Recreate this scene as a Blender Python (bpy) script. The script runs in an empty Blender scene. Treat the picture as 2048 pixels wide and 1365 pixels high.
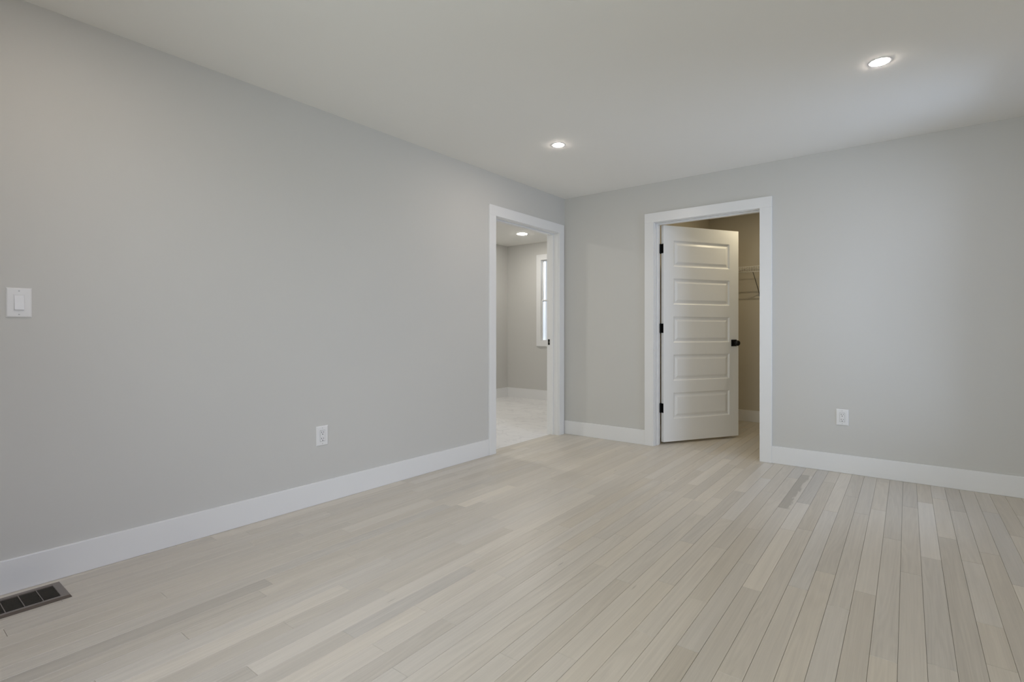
import bpy, bmesh, math, random
from math import radians, sin, cos, pi
from mathutils import Vector, Matrix

scene = bpy.context.scene
COL = scene.collection
random.seed(7)

# ------------------------------------------------------------------ camera
W_PX, H_PX = 2048, 1365
F_PX, HORIZON = 1052.04, 661.93
cam_data = bpy.data.cameras.new('camera')
cam = bpy.data.objects.new('camera', cam_data)
COL.objects.link(cam)
cam.location = (2.9423, -4.6520, 1.0686)
cam.rotation_euler = (radians(90), 0, 0.66360)
cam_data.sensor_width = 36.0
cam_data.lens = F_PX * 36.0 / W_PX
cam_data.shift_y = (HORIZON - H_PX / 2) / W_PX
cam_data.clip_start = 0.02
scene.camera = cam

# ------------------------------------------------------------------ world, daylight, exposure
scene.view_settings.view_transform = 'Standard'
scene.view_settings.look = 'None'
scene.view_settings.gamma = 1.0
scene.view_settings.use_curve_mapping = False
scene.view_settings.exposure = 0.0
scene.cycles.use_denoising = True
scene.cycles.max_bounces = 14
scene.cycles.diffuse_bounces = 10
scene.cycles.glossy_bounces = 4
scene.cycles.transparent_max_bounces = 8
scene.cycles.sample_clamp_indirect = 8.0

world = bpy.data.worlds.new('overcast_sky')
scene.world = world
world.use_nodes = True
bg = world.node_tree.nodes['Background']
bg.inputs[0].default_value = (0.90, 0.925, 1.0, 1)
bg.inputs[1].default_value = 0.75


def daylight(name, loc, rot, sx, sy, watts, colour):
    l = bpy.data.lights.new(name, 'AREA')
    l.shape = 'RECTANGLE'
    l.size, l.size_y = sx, sy
    l.energy = watts
    l.color = colour
    o = bpy.data.objects.new(name, l)
    o.location = loc
    o.rotation_euler = rot
    COL.objects.link(o)
    return o


XR = 3.585          # right wall
YR = -5.53          # rear wall
HC = 2.44           # ceiling
# rotation (90,0,90): the lamp shines towards -x ; (90,0,0) towards +y ; (90,0,180) towards -y
daylight('daylight_far_window', (XR + 0.17, -0.72, 1.245), (radians(90), 0, radians(90)), 0.76, 1.86, 21.5, (0.61, 0.73, 1.0))
daylight('fill_rear_window', (1.95, YR - 0.17, 1.36), (radians(90), 0, 0), 1.70, 1.40, 31, (0.90, 1.0, 0.99))  # added fill lamp outside the unseen rear window
# bathroom window's sky, plus added fill lamps outside two unseen room windows
daylight('fill_near_window', (XR + 0.75, -3.85, 2.45), (radians(50), 0, radians(90)), 2.2, 1.0, 128, (0.67, 0.72, 1.0))
daylight('fill_rear_sky', (1.95, YR - 0.90, 1.90), (radians(70), 0, 0), 2.6, 1.0, 28, (1.0, 0.96, 0.95))
daylight('sky_bath_window', (-1.33, 2.58, 2.60), (radians(40), 0, radians(180)), 1.2, 0.8, 85, (0.85, 0.90, 1.0))

# ------------------------------------------------------------------ materials


def mat(name, base, rough=0.5, metal=0.0, var=0.0, vscale=3.0, bump=0.0, bscale=200.0, spec=0.5):
    m = bpy.data.materials.new(name)
    m.use_nodes = True
    nt = m.node_tree
    b = nt.nodes['Principled BSDF']
    b.inputs['Base Color'].default_value = (*base, 1)
    b.inputs['Roughness'].default_value = rough
    b.inputs['Metallic'].default_value = metal
    b.inputs['Specular IOR Level'].default_value = spec
    tc = nt.nodes.new('ShaderNodeTexCoord')
    if var > 0:
        n = nt.nodes.new('ShaderNodeTexNoise')
        n.inputs['Scale'].default_value = vscale
        n.inputs['Detail'].default_value = 3
        nt.links.new(tc.outputs['Object'], n.inputs['Vector'])
        r = nt.nodes.new('ShaderNodeMix')
        r.data_type = 'RGBA'
        r.inputs['A'].default_value = (*[c * (1 - var) for c in base], 1)
        r.inputs['B'].default_value = (*[min(1, c * (1 + var)) for c in base], 1)
        nt.links.new(n.outputs['Fac'], r.inputs['Factor'])
        nt.links.new(r.outputs['Result'], b.inputs['Base Color'])
    if bump > 0:
        n2 = nt.nodes.new('ShaderNodeTexNoise')
        n2.inputs['Scale'].default_value = bscale
        n2.inputs['Detail'].default_value = 2
        nt.links.new(tc.outputs['Object'], n2.inputs['Vector'])
        bp = nt.nodes.new('ShaderNodeBump')
        bp.inputs['Strength'].default_value = bump
        bp.inputs['Distance'].default_value = 0.001
        nt.links.new(n2.outputs['Fac'], bp.inputs['Height'])
        nt.links.new(bp.outputs['Normal'], b.inputs['Normal'])
    return m


M_WALL = mat('wall_paint_light_grey', (0.60, 0.595, 0.575), 0.62, var=0.012, vscale=1.3, bump=0.10, bscale=260, spec=0.35)
M_CLOSET = mat('closet_wall_beige', (0.58, 0.54, 0.46), 0.65, var=0.012, vscale=1.3, bump=0.10, bscale=260, spec=0.3)  # warmer base colour than the room walls
M_CEIL = mat('ceiling_paint', (0.86, 0.85, 0.82), 0.85, var=0.01, vscale=1.0, bump=0.06, bscale=220, spec=0.2)
M_TRIM = mat('trim_paint_white', (0.795, 0.80, 0.808), 0.30, var=0.008, vscale=4, spec=0.5)
M_DOOR = mat('door_paint_white', (0.82, 0.82, 0.81), 0.34, var=0.008, vscale=4, bump=0.05, bscale=500)
M_PLAST = mat('white_plastic', (0.78, 0.78, 0.785), 0.28, var=0.005, vscale=20)
M_BLACK = mat('matte_black_metal', (0.012, 0.012, 0.012), 0.42, 0.6, var=0.2, vscale=60)
M_DARK = mat('dark_void', (0.012, 0.011, 0.009), 0.8, var=0.1, vscale=40)
M_SLOT = mat('slot_dark', (0.02, 0.02, 0.02), 0.7, var=0.1, vscale=40)
M_STEEL = mat('painted_screw', (0.55, 0.55, 0.55), 0.35, 0.3, var=0.05, vscale=80)
M_REG = mat('register_taupe_enamel', (0.205, 0.178, 0.160), 0.40, 0.25, var=0.05, vscale=30)
M_RIM = mat('register_brown_edge', (0.105, 0.084, 0.070), 0.45, 0.2, var=0.05, vscale=30)
M_LOUV = mat('register_dark_louver', (0.20, 0.18, 0.145), 0.5, 0.2, var=0.05, vscale=30)
M_WIRE = mat('white_coated_wire', (0.78, 0.77, 0.74), 0.35, var=0.01, vscale=30)
M_BRACE = mat('brace_shaded_grey', (0.16, 0.15, 0.13), 0.5, 0.3, var=0.05, vscale=30)  # brace's backlit darkness put into its base colour
M_SUB = mat('subfloor_dark', (0.085, 0.072, 0.058), 0.9, var=0.1, vscale=10)
M_NICKEL = mat('sash_lock', (0.5, 0.5, 0.5), 0.3, 0.8, var=0.05, vscale=40)


def emission_mat(name, colour, strength):
    m = bpy.data.materials.new(name)
    m.use_nodes = True
    nt = m.node_tree
    nt.nodes.remove(nt.nodes['Principled BSDF'])
    e = nt.nodes.new('ShaderNodeEmission')
    e.inputs['Color'].default_value = (*colour, 1)
    e.inputs['Strength'].default_value = strength
    nt.links.new(e.outputs[0], nt.nodes['Material Output'].inputs['Surface'])
    return m


M_LENS = emission_mat('led_lens', (1.0, 0.875, 0.77), 312)
M_LENSB = emission_mat('led_lens_bath', (1.0, 0.96, 0.88), 195)
M_FILLB = emission_mat('fill_lens_bath', (1.0, 0.96, 0.88), 340)  # emission of the added bathroom fill lamp
M_LENSC = emission_mat('led_lens_closet', (1.0, 0.86, 0.59), 1180)


def glass_mat():
    m = bpy.data.materials.new('window_glass')
    m.use_nodes = True
    nt = m.node_tree
    nt.nodes.remove(nt.nodes['Principled BSDF'])
    t = nt.nodes.new('ShaderNodeBsdfTransparent')
    t.inputs['Color'].default_value = (0.95, 0.97, 0.97, 1)
    g = nt.nodes.new('ShaderNodeBsdfGlossy')
    g.inputs['Roughness'].default_value = 0.02
    f = nt.nodes.new('ShaderNodeFresnel')
    f.inputs['IOR'].default_value = 1.45
    x = nt.nodes.new('ShaderNodeMixShader')
    nt.links.new(f.outputs[0], x.inputs[0])
    nt.links.new(t.outputs[0], x.inputs[1])
    nt.links.new(g.outputs[0], x.inputs[2])
    nt.links.new(x.outputs[0], nt.nodes['Material Output'].inputs['Surface'])
    return m


M_GLASS = glass_mat()


def wood_mat():
    """whitewashed oak; per-board tone, warmth and stain come from the 'board' attribute"""
    m = bpy.data.materials.new('whitewashed_oak')
    m.use_nodes = True
    nt = m.node_tree
    N, Lk = nt.nodes, nt.links
    b = N['Principled BSDF']

    def node(t, **kw):
        n = N.new(t)
        for k, v in kw.items():
            setattr(n, k, v)
        return n

    def math_(op, a, c=None, d=None):
        n = node('ShaderNodeMath', operation=op)
        for i, v in enumerate((a, c, d)):
            if v is None:
                continue
            if isinstance(v, (int, float)):
                n.inputs[i].default_value = v
            else:
                Lk.new(v, n.inputs[i])
        return n.outputs[0]

    def mixc(fac, A, B, blend='MIX'):
        n = node('ShaderNodeMix', data_type='RGBA', blend_type=blend)
        for k, v in (('Factor', fac), ('A', A), ('B', B)):
            if isinstance(v, tuple):
                n.inputs[k].default_value = (*v, 1)
            elif isinstance(v, (int, float)):
                n.inputs[k].default_value = v
            else:
                Lk.new(v, n.inputs[k])
        return n.outputs['Result']

    at = node('ShaderNodeAttribute', attribute_name='board')
    sep = node('ShaderNodeSeparateColor')
    Lk.new(at.outputs['Color'], sep.inputs[0])
    tone, warm, seed = sep.outputs[0], sep.outputs[1], sep.outputs[2]
    stain = at.outputs['Alpha']
    uv = node('ShaderNodeUVMap', uv_map='UVMap')
    su = node('ShaderNodeSeparateXYZ')
    Lk.new(uv.outputs[0], su.inputs[0])
    u, v = su.outputs[0], su.outputs[1]
    off = math_('MULTIPLY', seed, 37.0)

    def coords(fu, fv, z=None):
        c = node('ShaderNodeCombineXYZ')
        Lk.new(math_('ADD', math_('MULTIPLY', u, fu), off), c.inputs[0])
        Lk.new(math_('ADD', math_('MULTIPLY', v, fv), off), c.inputs[1])
        Lk.new(math_('MULTIPLY', seed, 91.0), c.inputs[2])
        return c.outputs[0]

    def noise(vec, scale, detail=3, rough=0.55, dist=0.0):
        n = node('ShaderNodeTexNoise')
        n.inputs['Scale'].default_value = scale
        n.inputs['Detail'].default_value = detail
        n.inputs['Roughness'].default_value = rough
        n.inputs['Distortion'].default_value = dist
        Lk.new(vec, n.inputs['Vector'])
        return n.outputs['Fac']

    broad = noise(coords(1.6, 1.3), 1.0, 3, 0.5, 0.4)
    grain = noise(coords(9.0, 1.6), 1.0, 4, 0.6, 0.7)
    pores = noise(coords(42.0, 7.0), 1.0, 2, 0.6)
    # cathedral figure: bands of a distorted height field along the board
    fig = noise(coords(1.1, 0.9), 1.0, 1.5, 0.4, 0.2)
    bands = math_('SINE', math_('MULTIPLY', fig, 70.0))
    bands = math_('MULTIPLY', math_('MULTIPLY_ADD', bands, 0.5, 0.5), math_('GREATER_THAN', seed, 0.45))
    # knots
    vor = node('ShaderNodeTexVoronoi', feature='F1')
    vor.inputs['Scale'].default_value = 1.0
    Lk.new(coords(1.1, 1.9), vor.inputs['Vector'])
    knot = node('ShaderNodeMapRange', interpolation_type='SMOOTHSTEP')
    knot.inputs['From Min'].default_value = 0.015
    knot.inputs['From Max'].default_value = 0.075
    knot.inputs['To Min'].default_value = 1.0
    knot.inputs['To Max'].default_value = 0.0
    Lk.new(vor.outputs['Distance'], knot.inputs['Value'])
    kmask = math_('MULTIPLY', knot.outputs[0], math_('GREATER_THAN', noise(coords(0.5, 0.9), 1.0, 1), 0.60))

    val = math_('MULTIPLY_ADD', tone, 0.38, 0.81)                 # tone 0..1 -> .85..1.15
    val = math_('ADD', val, math_('MULTIPLY_ADD', broad, 0.20, -0.10))
    val = math_('ADD', val, math_('MULTIPLY_ADD', grain, 0.26, -0.13))
    val = math_('ADD', val, math_('MULTIPLY_ADD', pores, 0.14, -0.07))
    val = math_('ADD', val, math_('MULTIPLY', bands, -0.05))
    val = math_('SUBTRACT', val, math_('MULTIPLY', kmask, 0.35))
    base = mixc(warm, (0.566, 0.545, 0.516), (0.592, 0.528, 0.430))
    hsv = node('ShaderNodeHueSaturation')
    hsv.inputs['Saturation'].default_value = 1.0
    Lk.new(base, hsv.inputs['Color'])
    Lk.new(val, hsv.inputs['Value'])
    # mineral stain with a ragged edge along one side of a stained board
    edge = math_('ADD', u, math_('MULTIPLY_ADD', noise(coords(2.0, 7.0), 1.0, 5, 0.7), 0.95, -0.47))
    sm = node('ShaderNodeMapRange', interpolation_type='SMOOTHSTEP')
    sm.inputs['From Min'].default_value = 0.60
    sm.inputs['From Max'].default_value = 0.75
    sm.inputs['To Min'].default_value = 1.0
    sm.inputs['To Max'].default_value = 0.0
    Lk.new(edge, sm.inputs['Value'])
    stf = math_('MULTIPLY', sm.outputs[0], stain)
    col = mixc(math_('MULTIPLY', stf, 0.85), hsv.outputs[0], mixc(1.0, hsv.outputs[0], (0.60, 0.595, 0.57), 'MULTIPLY'))
    Lk.new(col, b.inputs['Base Color'])
    b.inputs['Roughness'].default_value = 0.42
    rg = math_('MULTIPLY_ADD', grain, 0.14, 0.28)
    Lk.new(rg, b.inputs['Roughness'])
    b.inputs['Specular IOR Level'].default_value = 0.45
    bp = node('ShaderNodeBump')
    bp.inputs['Strength'].default_value = 0.12
    bp.inputs['Distance'].default_value = 0.0006
    Lk.new(pores, bp.inputs['Height'])
    Lk.new(bp.outputs['Normal'], b.inputs['Normal'])
    return m


M_WOOD = wood_mat()


def tile_mat():
    m = bpy.data.materials.new('marble_tile')
    m.use_nodes = True
    nt = m.node_tree
    N, Lk = nt.nodes, nt.links
    b = N['Principled BSDF']
    tc = N.new('ShaderNodeTexCoord')
    br = N.new('ShaderNodeTexBrick')
    br.offset = 0.5
    br.inputs['Scale'].default_value = 1.0
    br.inputs['Brick Width'].default_value = 0.61
    br.inputs['Row Height'].default_value = 0.305
    br.inputs['Mortar Size'].default_value = 0.0022
    br.inputs['Color1'].default_value = (0.82, 0.815, 0.82, 1)
    br.inputs['Color2'].default_value = (0.78, 0.775, 0.78, 1)
    br.inputs['Mortar'].default_value = (0.66, 0.65, 0.64, 1)
    Lk.new(tc.outputs['Object'], br.inputs['Vector'])
    n = N.new('ShaderNodeTexNoise')
    n.inputs['Scale'].default_value = 2.6
    n.inputs['Detail'].default_value = 6
    n.inputs['Distortion'].default_value = 1.6
    Lk.new(tc.outputs['Object'], n.inputs['Vector'])
    r = N.new('ShaderNodeValToRGB')
    r.color_ramp.elements[0].position = 0.47
    r.color_ramp.elements[0].color = (1, 1, 1, 1)
    r.color_ramp.elements[1].position = 0.53
    r.color_ramp.elements[1].color = (1, 1, 1, 1)
    e = r.color_ramp.elements.new(0.50)
    e.color = (0.86, 0.86, 0.87, 1)
    Lk.new(n.outputs['Fac'], r.inputs['Fac'])
    mx = N.new('ShaderNodeMix')
    mx.data_type = 'RGBA'
    mx.blend_type = 'MULTIPLY'
    mx.inputs['Factor'].default_value = 1
    Lk.new(br.outputs['Color'], mx.inputs['A'])
    Lk.new(r.outputs['Color'], mx.inputs['B'])
    Lk.new(mx.outputs['Result'], b.inputs['Base Color'])
    b.inputs['Roughness'].default_value = 0.3
    return m


M_TILE = tile_mat()

# ------------------------------------------------------------------ helpers


def obj(name, bm, m, parent=None, loc=None, smooth=False):
    me = bpy.data.meshes.new(name)
    bmesh.ops.recalc_face_normals(bm, faces=bm.faces)
    bm.to_mesh(me)
    bm.free()
    me.materials.append(m)
    if smooth:
        for p in me.polygons:
            p.use_smooth = True
    o = bpy.data.objects.new(name, me)
    COL.objects.link(o)
    if parent is not None:
        o.parent = parent
    if loc is not None:
        o.location = loc
    return o


def box(bm, x0, x1, y0, y1, z0, z1):
    vs = [bm.verts.new(p) for p in ((x0, y0, z0), (x1, y0, z0), (x1, y1, z0), (x0, y1, z0),
                                    (x0, y0, z1), (x1, y0, z1), (x1, y1, z1), (x0, y1, z1))]
    for f in ((0, 3, 2, 1), (4, 5, 6, 7), (0, 1, 5, 4), (1, 2, 6, 5), (2, 3, 7, 6), (3, 0, 4, 7)):
        bm.faces.new([vs[i] for i in f])
    return vs


def boxes(*bs, bevel=0.0, seg=1):
    bm = bmesh.new()
    for b in bs:
        box(bm, *b)
    if bevel > 0:
        bmesh.ops.bevel(bm, geom=list(bm.edges), offset=bevel, segments=seg, affect='EDGES', profile=0.5)
    return bm


def tube(bm, p0, p1, r, n=8):
    p0, p1 = Vector(p0), Vector(p1)
    d = (p1 - p0).normalized()
    a = d.orthogonal().normalized()
    c = d.cross(a)
    rings = []
    for p in (p0, p1):
        rings.append([bm.verts.new(p + r * (cos(2 * pi * i / n) * a + sin(2 * pi * i / n) * c)) for i in range(n)])
    for i in range(n):
        j = (i + 1) % n
        bm.faces.new((rings[0][i], rings[0][j], rings[1][j], rings[1][i]))
    bm.faces.new(rings[0])
    bm.faces.new(rings[1])


def lathe(bm, prof, n=40, axis='z', centre=(0, 0, 0), close=False):
    """profile of (radius, height) revolved about an axis"""
    cx, cy, cz = centre
    rings = []
    for r, h in prof:
        if r < 1e-6:
            pts = [(0, 0)]
        else:
            pts = [(r * cos(2 * pi * i / n), r * sin(2 * pi * i / n)) for i in range(n)]
        ring = []
        for a, b in pts:
            co = (a, b, h) if axis == 'z' else (a, h, b)
            ring.append(bm.verts.new((co[0] + cx, co[1] + cy, co[2] + cz)))
        rings.append(ring)
    pairs = list(zip(rings[:-1], rings[1:]))
    if close:
        pairs.append((rings[-1], rings[0]))
    for A, B in pairs:
        if len(A) == 1 and len(B) == 1:
            continue
        for i in range(n):
            j = (i + 1) % n
            if len(A) == 1:
                bm.faces.new((A[0], B[j], B[i]))
            elif len(B) == 1:
                bm.faces.new((A[i], A[j], B[0]))
            else:
                bm.faces.new((A[i], A[j], B[j], B[i]))


def tag(o, label=None, cat=None, group=None, kind=None):
    for k, v in (('label', label), ('category', cat), ('group', group), ('kind', kind)):
        if v:
            o[k] = v
    return o


def thing(name, label, cat, loc=(0, 0, 0), rotz=0.0, group=None, kind=None):
    o = bpy.data.objects.new(name, None)
    o.empty_display_size = 0.05
    COL.objects.link(o)
    o.location = loc
    o.rotation_euler = (0, 0, rotz)
    return tag(o, label, cat, group, kind)


def struct(name, bm, m, label, cat):
    return tag(obj(name, bm, m), label, cat, kind='structure')


# ------------------------------------------------------------------ floor: oak boards
BW, BSK, BO = 0.0754, 0.019, -0.0362      # board pitch, skew, phase
GAP = 0.0008
JOINTS = {1: [(-3.321, (-0.2, 0), (-0.6, 0.2))], 2: [(-2.882, (0, 0), (-0.6, 0))], 3: [(-3.38, (-0.2, 0.1), (-0.4, 0))],
          4: [(-3.158, (-0.6, 0), (0, 0.1))], 5: [(-0.682, (-0.3, 0.5), (-1.2, 0.3))],
          6: [(-3.844, (-0.5, 0.3), (0, 0.2)), (-2.356, (0.8, 0), (-0.6, -0.2))], 7: [(-3.209, (0, 0), (0.3, 0.3))],
          9: [(-2.317, (-0.3, 0.5), (2.6, 0.8)), (-1.802, (2.6, 0.8), (0, 0))],
          10: [(-3.592, (-0.8, 0.3), (-0.5, 0.2)), (-3.159, (0.7, 0.6), (-0.3, 0.4)), (-2.187, (-0.2, 0.3), (0.6, 0.2))],
          11: [(-2.562, (-0.5, 0.3), (0, 0.2))], 12: [(-3.067, (0.5, -0.6), (-0.4, 0.4))],
          13: [(-3.358, (1.3, 0.5), (0, -0.3)), (-2.35, (0.2, -0.8), (0.5, -0.5)), (-1.235, (1, 0.2), (-0.7, 0.5))],
          14: [(-3.649, (-0.7, 0.3), (-0.2, 0.5)), (-2.736, (-0.4, 0), (0.6, -0.4))],
          15: [(-3.276, (-0.7, 0.3), (0, 0.2)), (-2.431, (-0.6, 0.5), (0.8, -0.6))], 16: [(-3.853, (-1.6, 0.2), (0.9, 0))],
          17: [(-3.549, (-1, 0.3), (-0.6, -0.3)), (-2.906, (-0.9, -0.9), (0.3, 0.4)), (-2.343, (0, 0.5), (-0.5, 0.5))],
          18: [(-3.276, (0.9, 0.5), (-0.2, 0.4)), (-1.055, (-0.6, 1), (0.8, -0.3))],
          19: [(-3.534, (0.2, 0.2), (-0.2, 0.3)), (-2.876, (0.6, -0.2), (-0.4, 0.3)), (-1.998, (0.8, -0.8), (0.2, 0.2))],
          20: [(-3.275, (-1.6, 0), (-0.1, -0.2)), (-2.476, (-0.3, 0.3), (-0.2, 0.5))],
          21: [(-3.572, (0.2, -0.3), (0, -0.3)), (-2.242, (0, -0.3), (-0.3, -0.8)), (-0.617, (-0.7, 0.5), (0.6, -0.5))],
          22: [(-1.006, (-0.2, 0.5), (1.2, 0))], 23: [(-2.522, (-0.2, 0.5), (0.2, 0.3))],
          24: [(-3.302, (0, -0.3), (-0.3, 0.3)), (-0.35, (0.8, 0.5), (-1, 1))],
          25: [(-2.595, (-0.8, 0.7), (0.5, 0)), (-1.583, (-0.2, -0.5), (0.6, 0)), (-1.202, (0.2, -0.3), (-0.6, -0.3))],
          26: [(-3.182, (-0.2, -0.3), (0.3, 0.3)), (-2.016, (0.2, 0.5), (-1, -0.5)), (-0.97, (-1, -0.5), (1, -0.8))],
          27: [(-1.558, (0, -0.2), (0.6, -1))], 28: [(-2.901, (0.5, 0.3), (0, 0)), (-1.985, (1.3, 0), (-0.6, 0))],
          29: [(-2.552, (0.3, 0.3), (-0.7, 0.5)), (-0.394, (0, 0), (-1.5, -1))],
          30: [(-2.898, (-1, 1), (-0.2, -0.5)), (-2.09, (-1.0, -0.5), (0, 0)), (-1.149, (0, 0), (0.6, -0.3, 1))],
          31: [(-2.328, (-0.5, 0), (1.5, 0.5)), (-0.977, (1.5, -1), (-1, -1))], 32: [(-2.954, (0.2, 0.5), (0, 0))],
          33: [(-2.199, (-0.5, 0.5), (0.5, -1)), (-1.041, (1, -1), (1.5, 0))], 34: [(-1.97, (0.3, 0.8), (-1, 0.5))],
          35: [(-2.276, (0.3, 0.3), (0, 0)), (-0.979, (0, 0), (-0.3, -0.5))], 36: [(-2.081, (-0.8, 0.7), (0.5, 0))],
          37: [(-2.561, (1.2, 1), (0, 0.3)), (-1.326, (0, 0), (-0.3, -0.5))], 38: [(-0.658, (0, 0), (-1, -0.5))],
          39: [(-1.501, (-0.6, -0.5), (2, -1)), (-0.5, (2, -1), (-0.3, 0.5))],
          41: [(-2.387, (0.6, 0.5), (-0.3, 0.5)), (-2.081, (-0.3, 0.5), (0.5, -0.5)), (-0.577, (-0.3, -0.5), (-1, -0.5))],
          44: [(-0.883, (0.5, 0.5), (-0.5, 1))], 45: [(-0.454, (0.5, 0.5), (-0.8, 1))]}
XF0, XF1, YF0, YF1 = -0.09, XR, YR, 1.95


def build_floor():
    bm = bmesh.new()
    uvl = bm.loops.layers.uv.new('UVMap')
    cl = bm.faces.layers.float_vector.new('tmp')   # tone, warm, seed
    al = bm.faces.layers.float.new('tmpa')
    rnd = random.Random(11)
    n0 = int(math.floor((XF0 + BSK * YF0 - BO) / BW)) - 1
    n1 = int(math.ceil((XF1 + BSK * YF1 - BO) / BW)) + 1
    for n in range(n0, n1 + 1):
        s0, s1 = BO + n * BW, BO + (n + 1) * BW
        known = JOINTS.get(n, [])
        js = [j[0] for j in known]
        cuts = []
        lo, hi = YF0 - 0.05 - rnd.random() * 0.6, YF1 + 0.05 + rnd.random() * 0.6
        stops = [lo] + js + [hi]
        for a, b in zip(stops[:-1], stops[1:]):
            cuts.append(a)
            gap = b - a
            k = int(gap // 1.35)
            for i in range(k):
                cuts.append(a + gap * (i + 1 + rnd.uniform(-0.22, 0.22)) / (k + 1))
        cuts.append(hi)
        for a, b in zip(cuts[:-1], cuts[1:]):
            t = w = None
            st = 0.0
            tt, ww = [], []
            for jy, near, far in known:
                if abs(jy - b) < 1e-6:
                    tt.append(near[0]); ww.append(near[1])
                if abs(jy - a) < 1e-6:
                    tt.append(far[0]); ww.append(far[1])
                    if len(far) > 2:
                        st = 1.0
            t = sum(tt) / len(tt) if tt else rnd.gauss(0, 0.55)
            w = sum(ww) / len(ww) if ww else rnd.gauss(0.1, 0.45)
            tone = min(1, max(0, 0.5 + 0.19 * t + rnd.gauss(0, 0.03)))
            warm = min(1, max(0, 0.5 + 0.20 * w + rnd.gauss(0, 0.04)))
            seed = rnd.random()
            e, d = 0.0005, 0.0008
            # local (s, y) -> x = s - BSK*y ; outer ring lower, inner ring at the surface
            ring = []
            for (sa, sb, ya, yb, z) in ((s0 + GAP / 2, s1 - GAP / 2, a + GAP / 2, b - GAP / 2, -0.006),
                                        (s0 + GAP / 2, s1 - GAP / 2, a + GAP / 2, b - GAP / 2, -d),
                                        (s0 + GAP / 2 + e, s1 - GAP / 2 - e, a + GAP / 2 + e, b - GAP / 2 - e, 0.0)):
                ring.append([((sv - BSK * yv), yv, z, (sv - s0) / BW, yv - a) for sv, yv in ((sa, ya), (sb, ya), (sb, yb), (sa, yb))])
            vr = [[bm.verts.new(q[:3]) for q in r] for r in ring]
            faces = [([vr[2][0], vr[2][1], vr[2][2], vr[2][3]], ring[2])]
            for lo_, up_ in ((0, 1), (1, 2)):
                for i in range(4):
                    j = (i + 1) % 4
                    faces.append(([vr[lo_][i], vr[lo_][j], vr[up_][j], vr[up_][i]],
                                  [ring[lo_][i], ring[lo_][j], ring[up_][j], ring[up_][i]]))
            for vs, data in faces:
                f = bm.faces.new(vs)
                f[cl] = (tone, warm, seed)
                f[al] = st
                for l, q in zip(f.loops, data):
                    l[uvl].uv = (q[3], q[4])
    for co, no in (((XF0, 0, 0), (-1, 0, 0)), ((XF1, 0, 0), (1, 0, 0)), ((0, YF0, 0), (0, -1, 0)), ((0, YF1, 0), (0, 1, 0))):
        bmesh.ops.bisect_plane(bm, geom=list(bm.verts) + list(bm.edges) + list(bm.faces), plane_co=co, plane_no=no, clear_outer=True)
    # subfloor under the boards
    nb = len(bm.faces)
    vs = [bm.verts.new(p) for p in ((XF0, YF0, -0.005), (XF1, YF0, -0.005), (XF1, YF1, -0.005), (XF0, YF1, -0.005))]
    f = bm.faces.new(vs)
    f.material_index = 1
    bm.faces.ensure_lookup_table()
    data = [(*f[cl], f[al]) for f in bm.faces]
    me = bpy.data.meshes.new('floor')
    bm.to_mesh(me)
    bm.free()
    at = me.attributes.new('board', 'FLOAT_COLOR', 'FACE')
    for i, dta in enumerate(data):
        at.data[i].color = dta
    for nm in ('tmp', 'tmpa'):
        a = me.attributes.get(nm)
        if a:
            me.attributes.remove(a)
    me.materials.append(M_WOOD)
    me.materials.append(M_SUB)
    o = bpy.data.objects.new('floor', me)
    COL.objects.link(o)
    return tag(o, 'whitewashed oak strip floor of the room and closet', 'floor', kind='structure')


build_floor()
struct('floor_bathroom', boxes((-2.50, XF0 - 0.001, -2.30, 2.16, -0.05, 0.0)), M_TILE,
       'pale marble tile floor beyond the left doorway', 'floor')

# ------------------------------------------------------------------ walls and ceiling
LY0, LY1, LZ = -1.150, -0.112, 2.084       # rough opening to the bathroom
CX0, CX1, CZ = 0.966, 1.901, 2.084         # rough opening to the closet
TW, TB = 0.133, 0.125                      # thickness of left and back wall
struct('wall_left', boxes((-TW, 0, YR - 0.12, LY0, -0.05, HC), (-TW, 0, LY1, 2.045, -0.05, HC), (-TW, 0, LY0, LY1, LZ, HC)),
       M_WALL, 'long light grey wall on the left with the light switch', 'wall')
struct('wall_back', boxes((0, CX0, 0, TB, -0.05, HC), (CX1, XR + 0.15, 0, TB, -0.05, HC), (CX0, CX1, 0, TB, CZ, HC)),
       M_WALL, 'light grey end wall with the closet doorway', 'wall')


def wall_with_holes(name, axis, c0, c1, a0, a1, holes, label):
    """wall slab along an axis with window holes (a-range, z-range)"""
    bs = []
    cur = a0
    for h0, h1, z0, z1 in sorted(holes):
        bs.append((cur, h0, -0.05, HC))
        bs.append((h0, h1, -0.05, z0))
        bs.append((h0, h1, z1, HC))
        cur = h1
    bs.append((cur, a1, -0.05, HC))
    out = []
    for p0, p1, z0, z1 in bs:
        out.append((c0, c1, p0, p1, z0, z1) if axis == 'y' else (p0, p1, c0, c1, z0, z1))
    return struct(name, boxes(*out), M_WALL, label, 'wall')


wall_with_holes('wall_right', 'y', XR, XR + 0.15, YR - 0.12, 0.0, [(-4.50, -3.20, 0.64, 2.08), (-1.12, -0.32, 0.30, 2.19)],
                'light grey window wall on the right, outside the photo')
wall_with_holes('wall_rear', 'x', YR - 0.15, YR, 0.0, XR, [(1.07, 2.83, 0.64, 2.08)],
                'light grey wall behind the viewpoint with an added wide window')
struct('ceiling', boxes((-2.51, XR + 0.16, YR - 0.16, 2.17, HC, HC + 0.12)), M_CEIL, 'flat white painted ceiling', 'ceiling')

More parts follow.
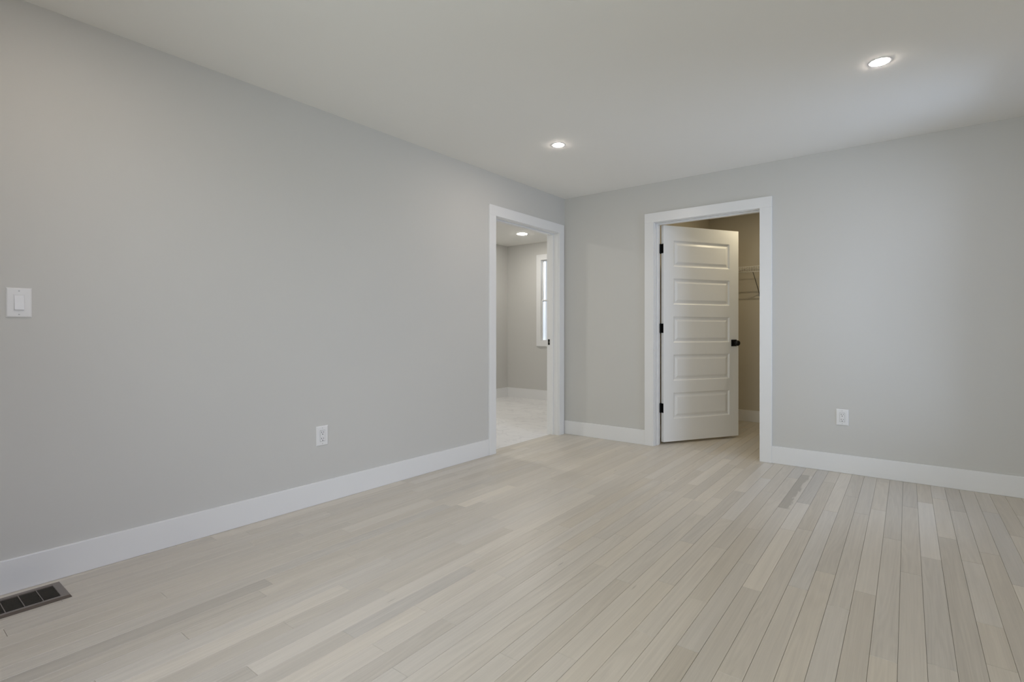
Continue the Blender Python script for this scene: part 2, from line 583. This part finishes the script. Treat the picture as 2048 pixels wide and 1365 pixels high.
# closet shell
struct('wall_closet_left', boxes((0.75, 0.868, TB, 1.95, -0.05, HC)), M_CLOSET, 'closet side wall behind the open door', 'wall')
struct('wall_closet_back', boxes((0.75, 2.72, 1.95, 2.07, -0.05, HC)), M_CLOSET, 'dim closet back wall under the wire shelf', 'wall')
struct('wall_closet_right', boxes((2.60, 2.72, TB, 1.95, -0.05, HC)), M_CLOSET, 'closet side wall hidden right of the doorway', 'wall')
# bathroom shell
struct('wall_bathroom_left', boxes((-2.50, -2.385, -2.30, 2.16, -0.05, HC)), M_WALL, 'bathroom wall at the left of the doorway view', 'wall')
wall_with_holes('wall_bathroom_back', 'x', 2.045, 2.16, -2.385, 0.0, [(-1.722, -0.940, 0.904, 2.168)],
                'bathroom wall with the tall white window')
struct('wall_bathroom_rear', boxes((-2.385, -TW, -2.30, -2.18, -0.05, HC)), M_WALL, 'bathroom wall hidden behind the left wall', 'wall')

# ------------------------------------------------------------------ baseboards
BH, BT = 0.137, 0.015


def baseboard(name, b, label):
    return struct(name, boxes(b, bevel=0.0025, seg=2), M_TRIM, label, 'baseboard')


CSL = -1.222      # outer edge of the left casing
baseboard('baseboard_left', (0, BT, YR, CSL, 0, BH), 'long white baseboard along the left wall')
baseboard('baseboard_back', (BT * 0.2, 0.891, -BT, 0, 0, BH), 'short white baseboard between the two doorways')
baseboard('baseboard_back_right', (1.979, XR - BT, -BT, 0, 0, BH), 'white baseboard right of the closet doorway')
baseboard('baseboard_right', (XR - BT, XR, YR + BT, 0, 0, BH), 'white baseboard under the windows, outside the photo')
baseboard('baseboard_rear', (BT, XR - BT, YR, YR + BT, 0, BH), 'white baseboard behind the viewpoint')
baseboard('baseboard_closet_back', (0.868 + BT, 2.60, 1.95 - BT, 1.95, 0, 0.132), 'dim white baseboard inside the closet')
baseboard('baseboard_closet_left', (0.868, 0.868 + BT, TB, 1.95, 0, 0.132), 'closet baseboard hidden behind the open door')
baseboard('baseboard_bathroom_back', (-2.385 + BT, -TW, 2.045 - BT, 2.045, 0, 0.15), 'white bathroom baseboard under the window')
baseboard('baseboard_bathroom_left', (-2.385, -2.385 + BT, -2.18, 2.045, 0, 0.15), 'white bathroom baseboard left of the corner')

# ------------------------------------------------------------------ door casings and jambs
CT = 0.019
t1 = struct('trim_1', boxes((0, CT, CSL, -1.135, 0, 2.067), (0, CT, -0.125, -0.038, 0, 2.067), (0, CT, CSL, -0.038, 2.067, 2.157),
                            bevel=0.0018, seg=2), M_TRIM, 'flat white casing around the doorway to the bathroom', 'door casing')
obj('jamb', boxes((-TW, 0.0, LY0 + 0.001, -1.130, 0, 2.064), (-TW, 0.0, -0.130, LY1 - 0.001, 0, 2.064), (-TW, 0.0, LY0 + 0.001, LY1 - 0.001, 2.064, LZ - 0.001),
                  bevel=0.001), M_TRIM, t1)
obj('door_stop', boxes((-0.090, -0.052, -1.130, -1.118, 0, 2.052), (-0.090, -0.052, -0.142, -0.130, 0, 2.052), (-0.090, -0.052, -1.130, -0.130, 2.052, 2.064),
                       bevel=0.0015), M_TRIM, t1)
sp = obj('strike_plate', boxes((-0.120, -0.091, -0.1325, -0.1300, 0.922, 0.980), bevel=0.0008), M_BLACK, t1)
obj('latch_hole', boxes((-0.108, -0.098, -0.1332, -0.1322, 0.944, 0.957)), M_LOUV, sp)

t2 = struct('trim_2', boxes((0.891, 0.978, -CT, 0, 0, 2.071), (1.888, 1.979, -CT, 0, 0, 2.071), (0.891, 1.979, -CT, 0, 2.071, 2.158),
                            bevel=0.0018, seg=2), M_TRIM, 'flat white casing around the closet doorway', 'door casing')
obj('jamb', boxes((CX0 + 0.001, 0.983, 0.0, TB, 0, 2.067), (1.884, CX1 - 0.001, 0.0, TB, 0, 2.067), (CX0 + 0.001, CX1 - 0.001, 0.0, TB, 2.067, CZ - 0.001),
                  bevel=0.001), M_TRIM, t2)
obj('door_stop', boxes((0.983, 0.994, 0.045, 0.086, 0, 2.056), (1.873, 1.884, 0.045, 0.086, 0, 2.056), (0.983, 1.884, 0.045, 0.086, 2.056, 2.067),
                       bevel=0.0015), M_TRIM, t2)

# ------------------------------------------------------------------ closet door
DW, DT = 0.900, 0.035
DZ0, DZ1 = 0.022, 2.060


def door_slab():
    bm = bmesh.new()
    x0, x1 = 0.002, 0.002 + DW
    px0, px1 = x0 + 0.112, x1 - 0.112
    zc = [DZ0]
    z = DZ0 + 0.212
    for i in range(5):
        zc += [z, z + 0.249]
        z += 0.249 + 0.1115
    zc.append(DZ1)
    xs = [x0, px0, px1, x1]

    def face(yf, out):
        """one side: yf is the surface, out = -1 for the room side"""
        def V(x, zz, depth=0.0):
            return bm.verts.new((x, yf - out * depth, zz))
        for zi in range(len(zc) - 1):
            za, zb = zc[zi], zc[zi + 1]
            for xi in range(3):
                xa, xb = xs[xi], xs[xi + 1]
                if xi == 1 and zi % 2 == 1:
                    loops = []
                    for inset, dep in ((0.0, 0.0), (0.004, 0.002), (0.011, 0.0085), (0.020, 0.0105), (0.025, 0.0105), (0.045, 0.0025), (0.047, 0.0020)):
                        loops.append([V(xa + inset, za + inset, dep), V(xb - inset, za + inset, dep),
                                      V(xb - inset, zb - inset, dep), V(xa + inset, zb - inset, dep)])
                    for A, B in zip(loops[:-1], loops[1:]):
                        for i in range(4):
                            j = (i + 1) % 4
                            bm.faces.new((A[i], A[j], B[j], B[i]))
                    bm.faces.new(loops[-1])
                else:
                    bm.faces.new((V(xa, za), V(xb, za), V(xb, zb), V(xa, zb)))
    yr, yc = -0.041, -0.041 + DT
    face(yr, -1)
    face(yc, 1)
    for q in (((x0, yr, DZ0), (x0, yc, DZ0), (x0, yc, DZ1), (x0, yr, DZ1)), ((x1, yr, DZ0), (x1, yc, DZ0), (x1, yc, DZ1), (x1, yr, DZ1)),
              ((x0, yr, DZ0), (x1, yr, DZ0), (x1, yc, DZ0), (x0, yc, DZ0)), ((x0, yr, DZ1), (x1, yr, DZ1), (x1, yc, DZ1), (x0, yc, DZ1))):
        bm.faces.new([bm.verts.new(p) for p in q])
    bmesh.ops.remove_doubles(bm, verts=list(bm.verts), dist=1e-5)
    return bm


PIN = (0.987, 0.131)
DANG = radians(59.0)
door = thing('door_1', 'white five-panel closet door standing ajar on black hinges', 'door', (PIN[0], PIN[1], 0), DANG, kind='structure')
obj('door_slab', door_slab(), M_DOOR, door)
for zc_ in (0.340, 1.092, 1.843):
    bm = bmesh.new()
    tube(bm, (0, 0, zc_ - 0.044), (0, 0, zc_ + 0.044), 0.0065, 12)
    for k in (-1, 1):
        tube(bm, (0, 0, zc_ + k * 0.044), (0, 0, zc_ + k * 0.048), 0.0045, 10)
    box(bm, -0.0002, 0.0021, -0.039, 0.0, zc_ - 0.044, zc_ + 0.044)          # leaf on the door edge
    c, s = cos(-DANG), sin(-DANG)
    vs = box(bm, -0.0040, -0.0018, -0.035, 0.0, zc_ - 0.044, zc_ + 0.044)    # leaf on the jamb, turned back
    for v in vs:
        x, y = v.co.x, v.co.y
        v.co.x, v.co.y = c * x - s * y, s * x + c * y
    h = obj('hinge', bm, M_BLACK, door)
    h['label'] = 'matte black butt hinge'
KX, KZ = 0.842, 0.947
ks = thing('door_knob', None, None)
ks.parent = door
ks['label'] = 'matte black knob on a square plate'
obj('rosette', boxes((KX - 0.033, KX + 0.033, -0.049, -0.0408, KZ - 0.033, KZ + 0.033), bevel=0.002, seg=2), M_BLACK, ks)
bm = bmesh.new()
lathe(bm, [(0.0, -0.111), (0.012, -0.1105), (0.020, -0.1075), (0.0255, -0.101), (0.0275, -0.093), (0.0265, -0.085), (0.022, -0.078),
           (0.014, -0.073), (0.0115, -0.069), (0.0115, -0.049), (0.0, -0.049)], 32, 'y', (KX, 0, KZ))
obj('knob', bm, M_BLACK, ks, smooth=True)
obj('latch_plate', boxes((0.9015, 0.9030, -0.034, -0.012, KZ - 0.028, KZ + 0.028)), M_BLACK, door)

# ------------------------------------------------------------------ windows


def window(name, axis, a0, a1, z0, z1, wall, inward, depth, label, casing=0.083):
    """double-hung window in a hole; wall = inner face coordinate, inward = +-1 into the room"""
    w = thing(name, label, 'window', kind='structure')

    def bx(p0, p1, d0, d1, zz0, zz1):
        # d measured from the inner wall face, positive into the room
        c0, c1 = sorted((wall + inward * d0, wall + inward * d1))
        return (c0, c1, p0, p1, zz0, zz1) if axis == 'y' else (p0, p1, c0, c1, zz0, zz1)
    c = casing
    obj('window_casing', boxes(bx(a0 - c + 0.006, a0 + 0.006, 0, 0.019, z0 - c + 0.006, z1 + c - 0.006), bx(a1 - 0.006, a1 + c - 0.006, 0, 0.019, z0 - c + 0.006, z1 + c - 0.006),
                               bx(a0 + 0.006, a1 - 0.006, 0, 0.019, z1 - 0.006, z1 + c - 0.006), bx(a0 + 0.006, a1 - 0.006, 0, 0.019, z0 - c + 0.006, z0 + 0.006), bevel=0.0015), M_TRIM, w)
    obj('window_jamb', boxes(bx(a0, a0 + 0.006, -depth, 0, z0, z1), bx(a1 - 0.006, a1, -depth, 0, z0, z1),
                             bx(a0 + 0.006, a1 - 0.006, -depth, 0, z1 - 0.006, z1), bx(a0 + 0.006, a1 - 0.006, -depth, 0, z0, z0 + 0.006)), M_TRIM, w)
    zm = (z0 + z1) / 2
    i0, i1 = a0 + 0.006, a1 - 0.006
    for nm, zz0, zz1, d0, d1 in (('lower_sash', z0 + 0.006, zm + 0.012, -0.028, -0.006), ('upper_sash', zm - 0.012, z1 - 0.006, -0.052, -0.030)):
        r = 0.016
        s = obj(nm, boxes(bx(i0, i0 + r, d0, d1, zz0, zz1), bx(i1 - r, i1, d0, d1, zz0, zz1),
                          bx(i0 + r, i1 - r, d0, d1, zz1 - r, zz1), bx(i0 + r, i1 - r, d0, d1, zz0, zz0 + r), bevel=0.001), M_TRIM, w)
        dm = (d0 + d1) / 2
        obj('glass', boxes(bx(i0 + r - 0.004, i1 - r + 0.004, dm - 0.0015, dm + 0.0015, zz0 + r - 0.004, zz1 - r + 0.004)), M_GLASS, s)
    obj('sash_lock', boxes(bx((a0 + a1) / 2 - 0.025, (a0 + a1) / 2 + 0.025, -0.026, -0.008, zm + 0.012, zm + 0.024), bevel=0.002), M_NICKEL, w)
    return w


window('window_1', 'x', -1.722, -0.940, 0.904, 2.168, 2.045, -1, 0.115, 'tall white double-hung window seen through the left doorway')
window('window_2', 'y', -1.12, -0.32, 0.30, 2.19, XR, -1, 0.15, 'white double-hung window near the far right corner, outside the photo')
window('window_3', 'y', -4.50, -3.20, 0.64, 2.08, XR, -1, 0.15, 'white double-hung window added beside the viewpoint to let light in')  # unseen window, added as a side source of room light
window('window_4', 'x', 1.07, 2.83, 0.64, 2.08, YR, 1, 0.15, 'wide white window added behind the viewpoint to let light in')  # unseen window, added and placed to light the room from behind

# ------------------------------------------------------------------ recessed lights


def recessed_light(x, y, label, lens=M_LENS, group='recessed ceiling lights', k=0.73, hk=0.54):
    t = thing('recessed_light', label, 'ceiling light', (x, y, HC), group=group)
    bm = bmesh.new()
    lathe(bm, [(k * r, h * hk) for r, h in ((0.0730, 0.0), (0.0726, -0.0012), (0.0710, -0.0020), (0.0600, -0.0021), (0.0540, -0.0016), (0.0525, -0.0010), (0.0525, 0.0))],
          56, close=True)
    obj('trim_ring', bm, M_TRIM, t, smooth=True)
    bm = bmesh.new()
    lathe(bm, [(k * r, h * hk) for r, h in ((0.0525, -0.0012), (0.0518, -0.0042), (0.0480, -0.0066), (0.0380, -0.0082), (0.0220, -0.0090), (0.0, -0.0092))], 56)
    obj('lens', bm, lens, t, smooth=True)
    return t


recessed_light(2.768, -1.383, 'round recessed ceiling light at the upper right of the photo')
recessed_light(0.820, -1.383, 'round recessed ceiling light over the middle of the room, near the left doorway')
recessed_light(2.768, -4.15, 'round recessed ceiling light above the viewpoint')
recessed_light(0.820, -4.15, 'round recessed ceiling light out of view opposite the light switch')
recessed_light(-1.530, 1.300, 'round ceiling light seen through the left doorway', M_LENSB, None, 1.3, 0.9)
recessed_light(-1.530, -0.90, 'round fill light added in the bathroom, hidden behind the left wall', M_FILLB, None, 1.3, 0.9)  # unseen extra lamp added to brighten the bathroom
recessed_light(1.770, 0.90, 'small round puck light on the closet ceiling, hidden by the door head', M_LENSC, None, 0.42, 0.34)

# ------------------------------------------------------------------ switch and outlets (built facing -y, turned to their wall)


def plate_bm(w, h, d=0.0055):
    bm = bmesh.new()
    loops = []
    for ins, yy in ((0.0, 0.0), (0.0, -0.0022), (0.0035, -d), (0.006, -d - 0.0004)):
        loops.append([bm.verts.new((sx * (w / 2 - ins), yy, sz * (h / 2 - ins))) for sx, sz in ((-1, -1), (1, -1), (1, 1), (-1, 1))])
    for A, B in zip(loops[:-1], loops[1:]):
        for i in range(4):
            j = (i + 1) % 4
            bm.faces.new((A[i], A[j], B[j], B[i]))
    bm.faces.new(loops[-1])
    bm.faces.new(loops[0][::-1])
    return bm


def screws(t, zs):
    for z in zs:
        bm = bmesh.new()
        lathe(bm, [(0.0, -0.0072), (0.0022, -0.0070), (0.0030, -0.0058), (0.0030, -0.004)], 16, 'y', (0, 0, z))
        box(bm, -0.0024, 0.0024, -0.0075, -0.0069, z - 0.0004, z + 0.0004)
        obj('screw', bm, M_STEEL, t)


def light_switch(loc, rotz, label):
    t = thing('light_switch', label, 'light switch', loc, rotz)
    obj('wall_plate', plate_bm(0.080, 0.122), M_PLAST, t)
    obj('switch_frame', boxes((-0.0180, -0.0150, -0.0068, -0.005, -0.034, 0.034), (0.0150, 0.0180, -0.0068, -0.005, -0.034, 0.034),
                              (-0.0150, 0.0150, -0.0068, -0.005, 0.0312, 0.034), (-0.0150, 0.0150, -0.0068, -0.005, -0.034, -0.0312), bevel=0.0004), M_PLAST, t)
    bm = bmesh.new()
    # rocker: bottom edge stands out, top edge pressed in
    P = [(-0.0143, -0.0048, 0.0305), (0.0143, -0.0048, 0.0305), (0.0143, -0.0072, 0.0295), (-0.0143, -0.0072, 0.0295),
         (-0.0143, -0.0086, 0.0), (0.0143, -0.0086, 0.0), (-0.0143, -0.0122, -0.0292), (0.0143, -0.0122, -0.0292),
         (-0.0143, -0.0048, -0.0305), (0.0143, -0.0048, -0.0305)]
    v = [bm.verts.new(p) for p in P]
    for f in ((0, 1, 2, 3), (3, 2, 5, 4), (4, 5, 7, 6), (6, 7, 9, 8), (0, 3, 4, 6, 8), (1, 9, 7, 5, 2), (0, 8, 9, 1)):
        bm.faces.new([v[i] for i in f])
    obj('rocker', bm, M_PLAST, t)
    screws(t, (0.0485, -0.0485))
    return t


def wall_outlet(loc, rotz, label):
    t = thing('wall_outlet', label, 'outlet', loc, rotz, group='duplex wall outlets')
    obj('wall_plate', plate_bm(0.080, 0.121), M_PLAST, t)
    obj('receptacle', boxes((-0.0165, 0.0165, -0.0078, -0.0045, -0.0335, 0.0335), bevel=0.0008), M_PLAST, t)
    obj('plate_gap', boxes((-0.0175, -0.0167, -0.0061, -0.0050, -0.0345, 0.0345), (0.0167, 0.0175, -0.0061, -0.0050, -0.0345, 0.0345),
                           (-0.0167, 0.0167, -0.0061, -0.0050, 0.0337, 0.0345), (-0.0167, 0.0167, -0.0061, -0.0050, -0.0345, -0.0337)), M_SLOT, t)
    for c in (0.0185, -0.0195):
        bm = boxes((-0.0079, -0.0053, -0.0084, -0.0070, c - 0.001, c + 0.0085), (0.0053, 0.0076, -0.0084, -0.0070, c, c + 0.0078))
        lathe(bm, [(0.0, -0.0085), (0.0030, -0.0084), (0.0030, -0.0070)], 14, 'y', (0, 0, c - 0.0085))
        obj('socket_slots', bm, M_SLOT, t)
    screws(t, (0.0485, -0.0485))
    return t


light_switch((0, -4.195, 1.1845), radians(90), 'white rocker light switch on the left wall at the frame edge')
wall_outlet((0, -2.805, 0.4165), radians(90), 'white duplex outlet low on the left wall above the baseboard')
wall_outlet((2.462, 0, 0.4165), 0, 'white duplex outlet on the end wall right of the closet')

# ------------------------------------------------------------------ floor register
RX0, RX1, RY0, RY1 = 0.055, 0.250, -4.425, -4.076
reg = thing('floor_register', 'taupe metal floor register with dark louvers beside the left baseboard', 'floor vent', ((RX0 + RX1) / 2, (RY0 + RY1) / 2, 0))
hx, hy = (RX1 - RX0) / 2, (RY1 - RY0) / 2
ox, oy = 0.0685, hy - 0.029
bm = bmesh.new()
loops = []
for ax, ay, z in ((hx - 0.010, hy - 0.004, 0.0002), (hx - 0.010, hy - 0.004, 0.0082), (hx - 0.013, hy - 0.007, 0.0090), (ox + 0.002, oy + 0.002, 0.0076), (ox, oy, 0.0066), (ox, oy, 0.0002)):
    loops.append([bm.verts.new((sx * ax, sy * ay, z)) for sx, sy in ((-1, -1), (1, -1), (1, 1), (-1, 1))])
for A, B in zip(loops, loops[1:] + loops[:1]):
    for i in range(4):
        j = (i + 1) % 4
        bm.faces.new((A[i], A[j], B[j], B[i]))
obj('register_frame', bm, M_REG, reg)
bm = bmesh.new()
loops = []
for ax, ay, z in ((hx, hy, 0.0002), (hx - 0.0005, hy - 0.0004, 0.0022), (hx - 0.0098, hy - 0.0038, 0.0078), (hx - 0.0098, hy - 0.0038, 0.0002)):
    loops.append([bm.verts.new((sx * ax, sy * ay, z)) for sx, sy in ((-1, -1), (1, -1), (1, 1), (-1, 1))])
for A, B in zip(loops, loops[1:] + loops[:1]):
    for i in range(4):
        j = (i + 1) % 4
        bm.faces.new((A[i], A[j], B[j], B[i]))
obj('register_rim', bm, M_RIM, reg)['label'] = 'dark brown bevelled outer edge'
obj('duct_shade', boxes((-ox, ox, -oy, oy, 0.0002, 0.0008)), M_DARK, reg)  # dark plate painted as the shade inside an open duct
bm = bmesh.new()
NL = 13
for i in range(NL):
    x = -ox + (i + 0.5) * 2 * ox / NL
    vs = box(bm, x - 0.0006, x + 0.0006, -oy, oy, 0.0010, 0.0060)
    for v in vs:
        v.co.x += (v.co.z - 0.0028) * 0.9
obj('louvers', bm, M_LOUV, reg)
yb = oy - 0.0525
while yb > -oy + 0.01:
    obj('crossbar', boxes((-ox, ox, yb - 0.0014, yb + 0.0014, 0.0030, 0.0072), bevel=0.0004), M_REG, reg)
    yb -= 0.0545

# ------------------------------------------------------------------ closet wire shelf
SX0, SX1, SY0, SY1, SZ = 0.872, 2.596, 1.645, 1.946, 1.788
shelf = thing('wire_shelf', 'white wire shelf on the closet back wall', 'shelf', (SX0, SY1, SZ))


def shelf_part(name, segs, r, n=8, m=None):
    bm = bmesh.new()
    for a, b in segs:
        tube(bm, Vector(a) - Vector((SX0, SY1, SZ)), Vector(b) - Vector((SX0, SY1, SZ)), r, n)
    return obj(name, bm, m or M_WIRE, shelf, smooth=True)


shelf_part('back_rail', [((SX0, SY1, SZ), (SX1, SY1, SZ))], 0.0032)
shelf_part('middle_rail', [((SX0, 1.80, SZ - 0.004), (SX1, 1.80, SZ - 0.004))], 0.0028)
shelf_part('front_rail', [((SX0, SY0, SZ), (SX1, SY0, SZ))], 0.0040)
shelf_part('lip_rail', [((SX0, SY0, SZ - 0.058), (SX1, SY0, SZ - 0.058))], 0.0042)
segs = []
x = SX0 + 0.012
while x < SX1:
    segs.append(((x, SY1, SZ + 0.003), (x, SY0 - 0.003, SZ + 0.003)))
    segs.append(((x, SY0 - 0.003, SZ + 0.003), (x, SY0 - 0.003, SZ - 0.058)))
    x += 0.0254
tag(shelf_part('deck_wires', segs, 0.0018, 6), kind='stuff')
for bx_ in (1.440, 2.25):
    shelf_part('support_brace', [((bx_, SY0, SZ - 0.058), (bx_, SY1 - 0.002, 1.500)), ((bx_, SY1 - 0.002, 1.512), (bx_, SY1 - 0.002, 1.470))], 0.0045, 8, M_BRACE)
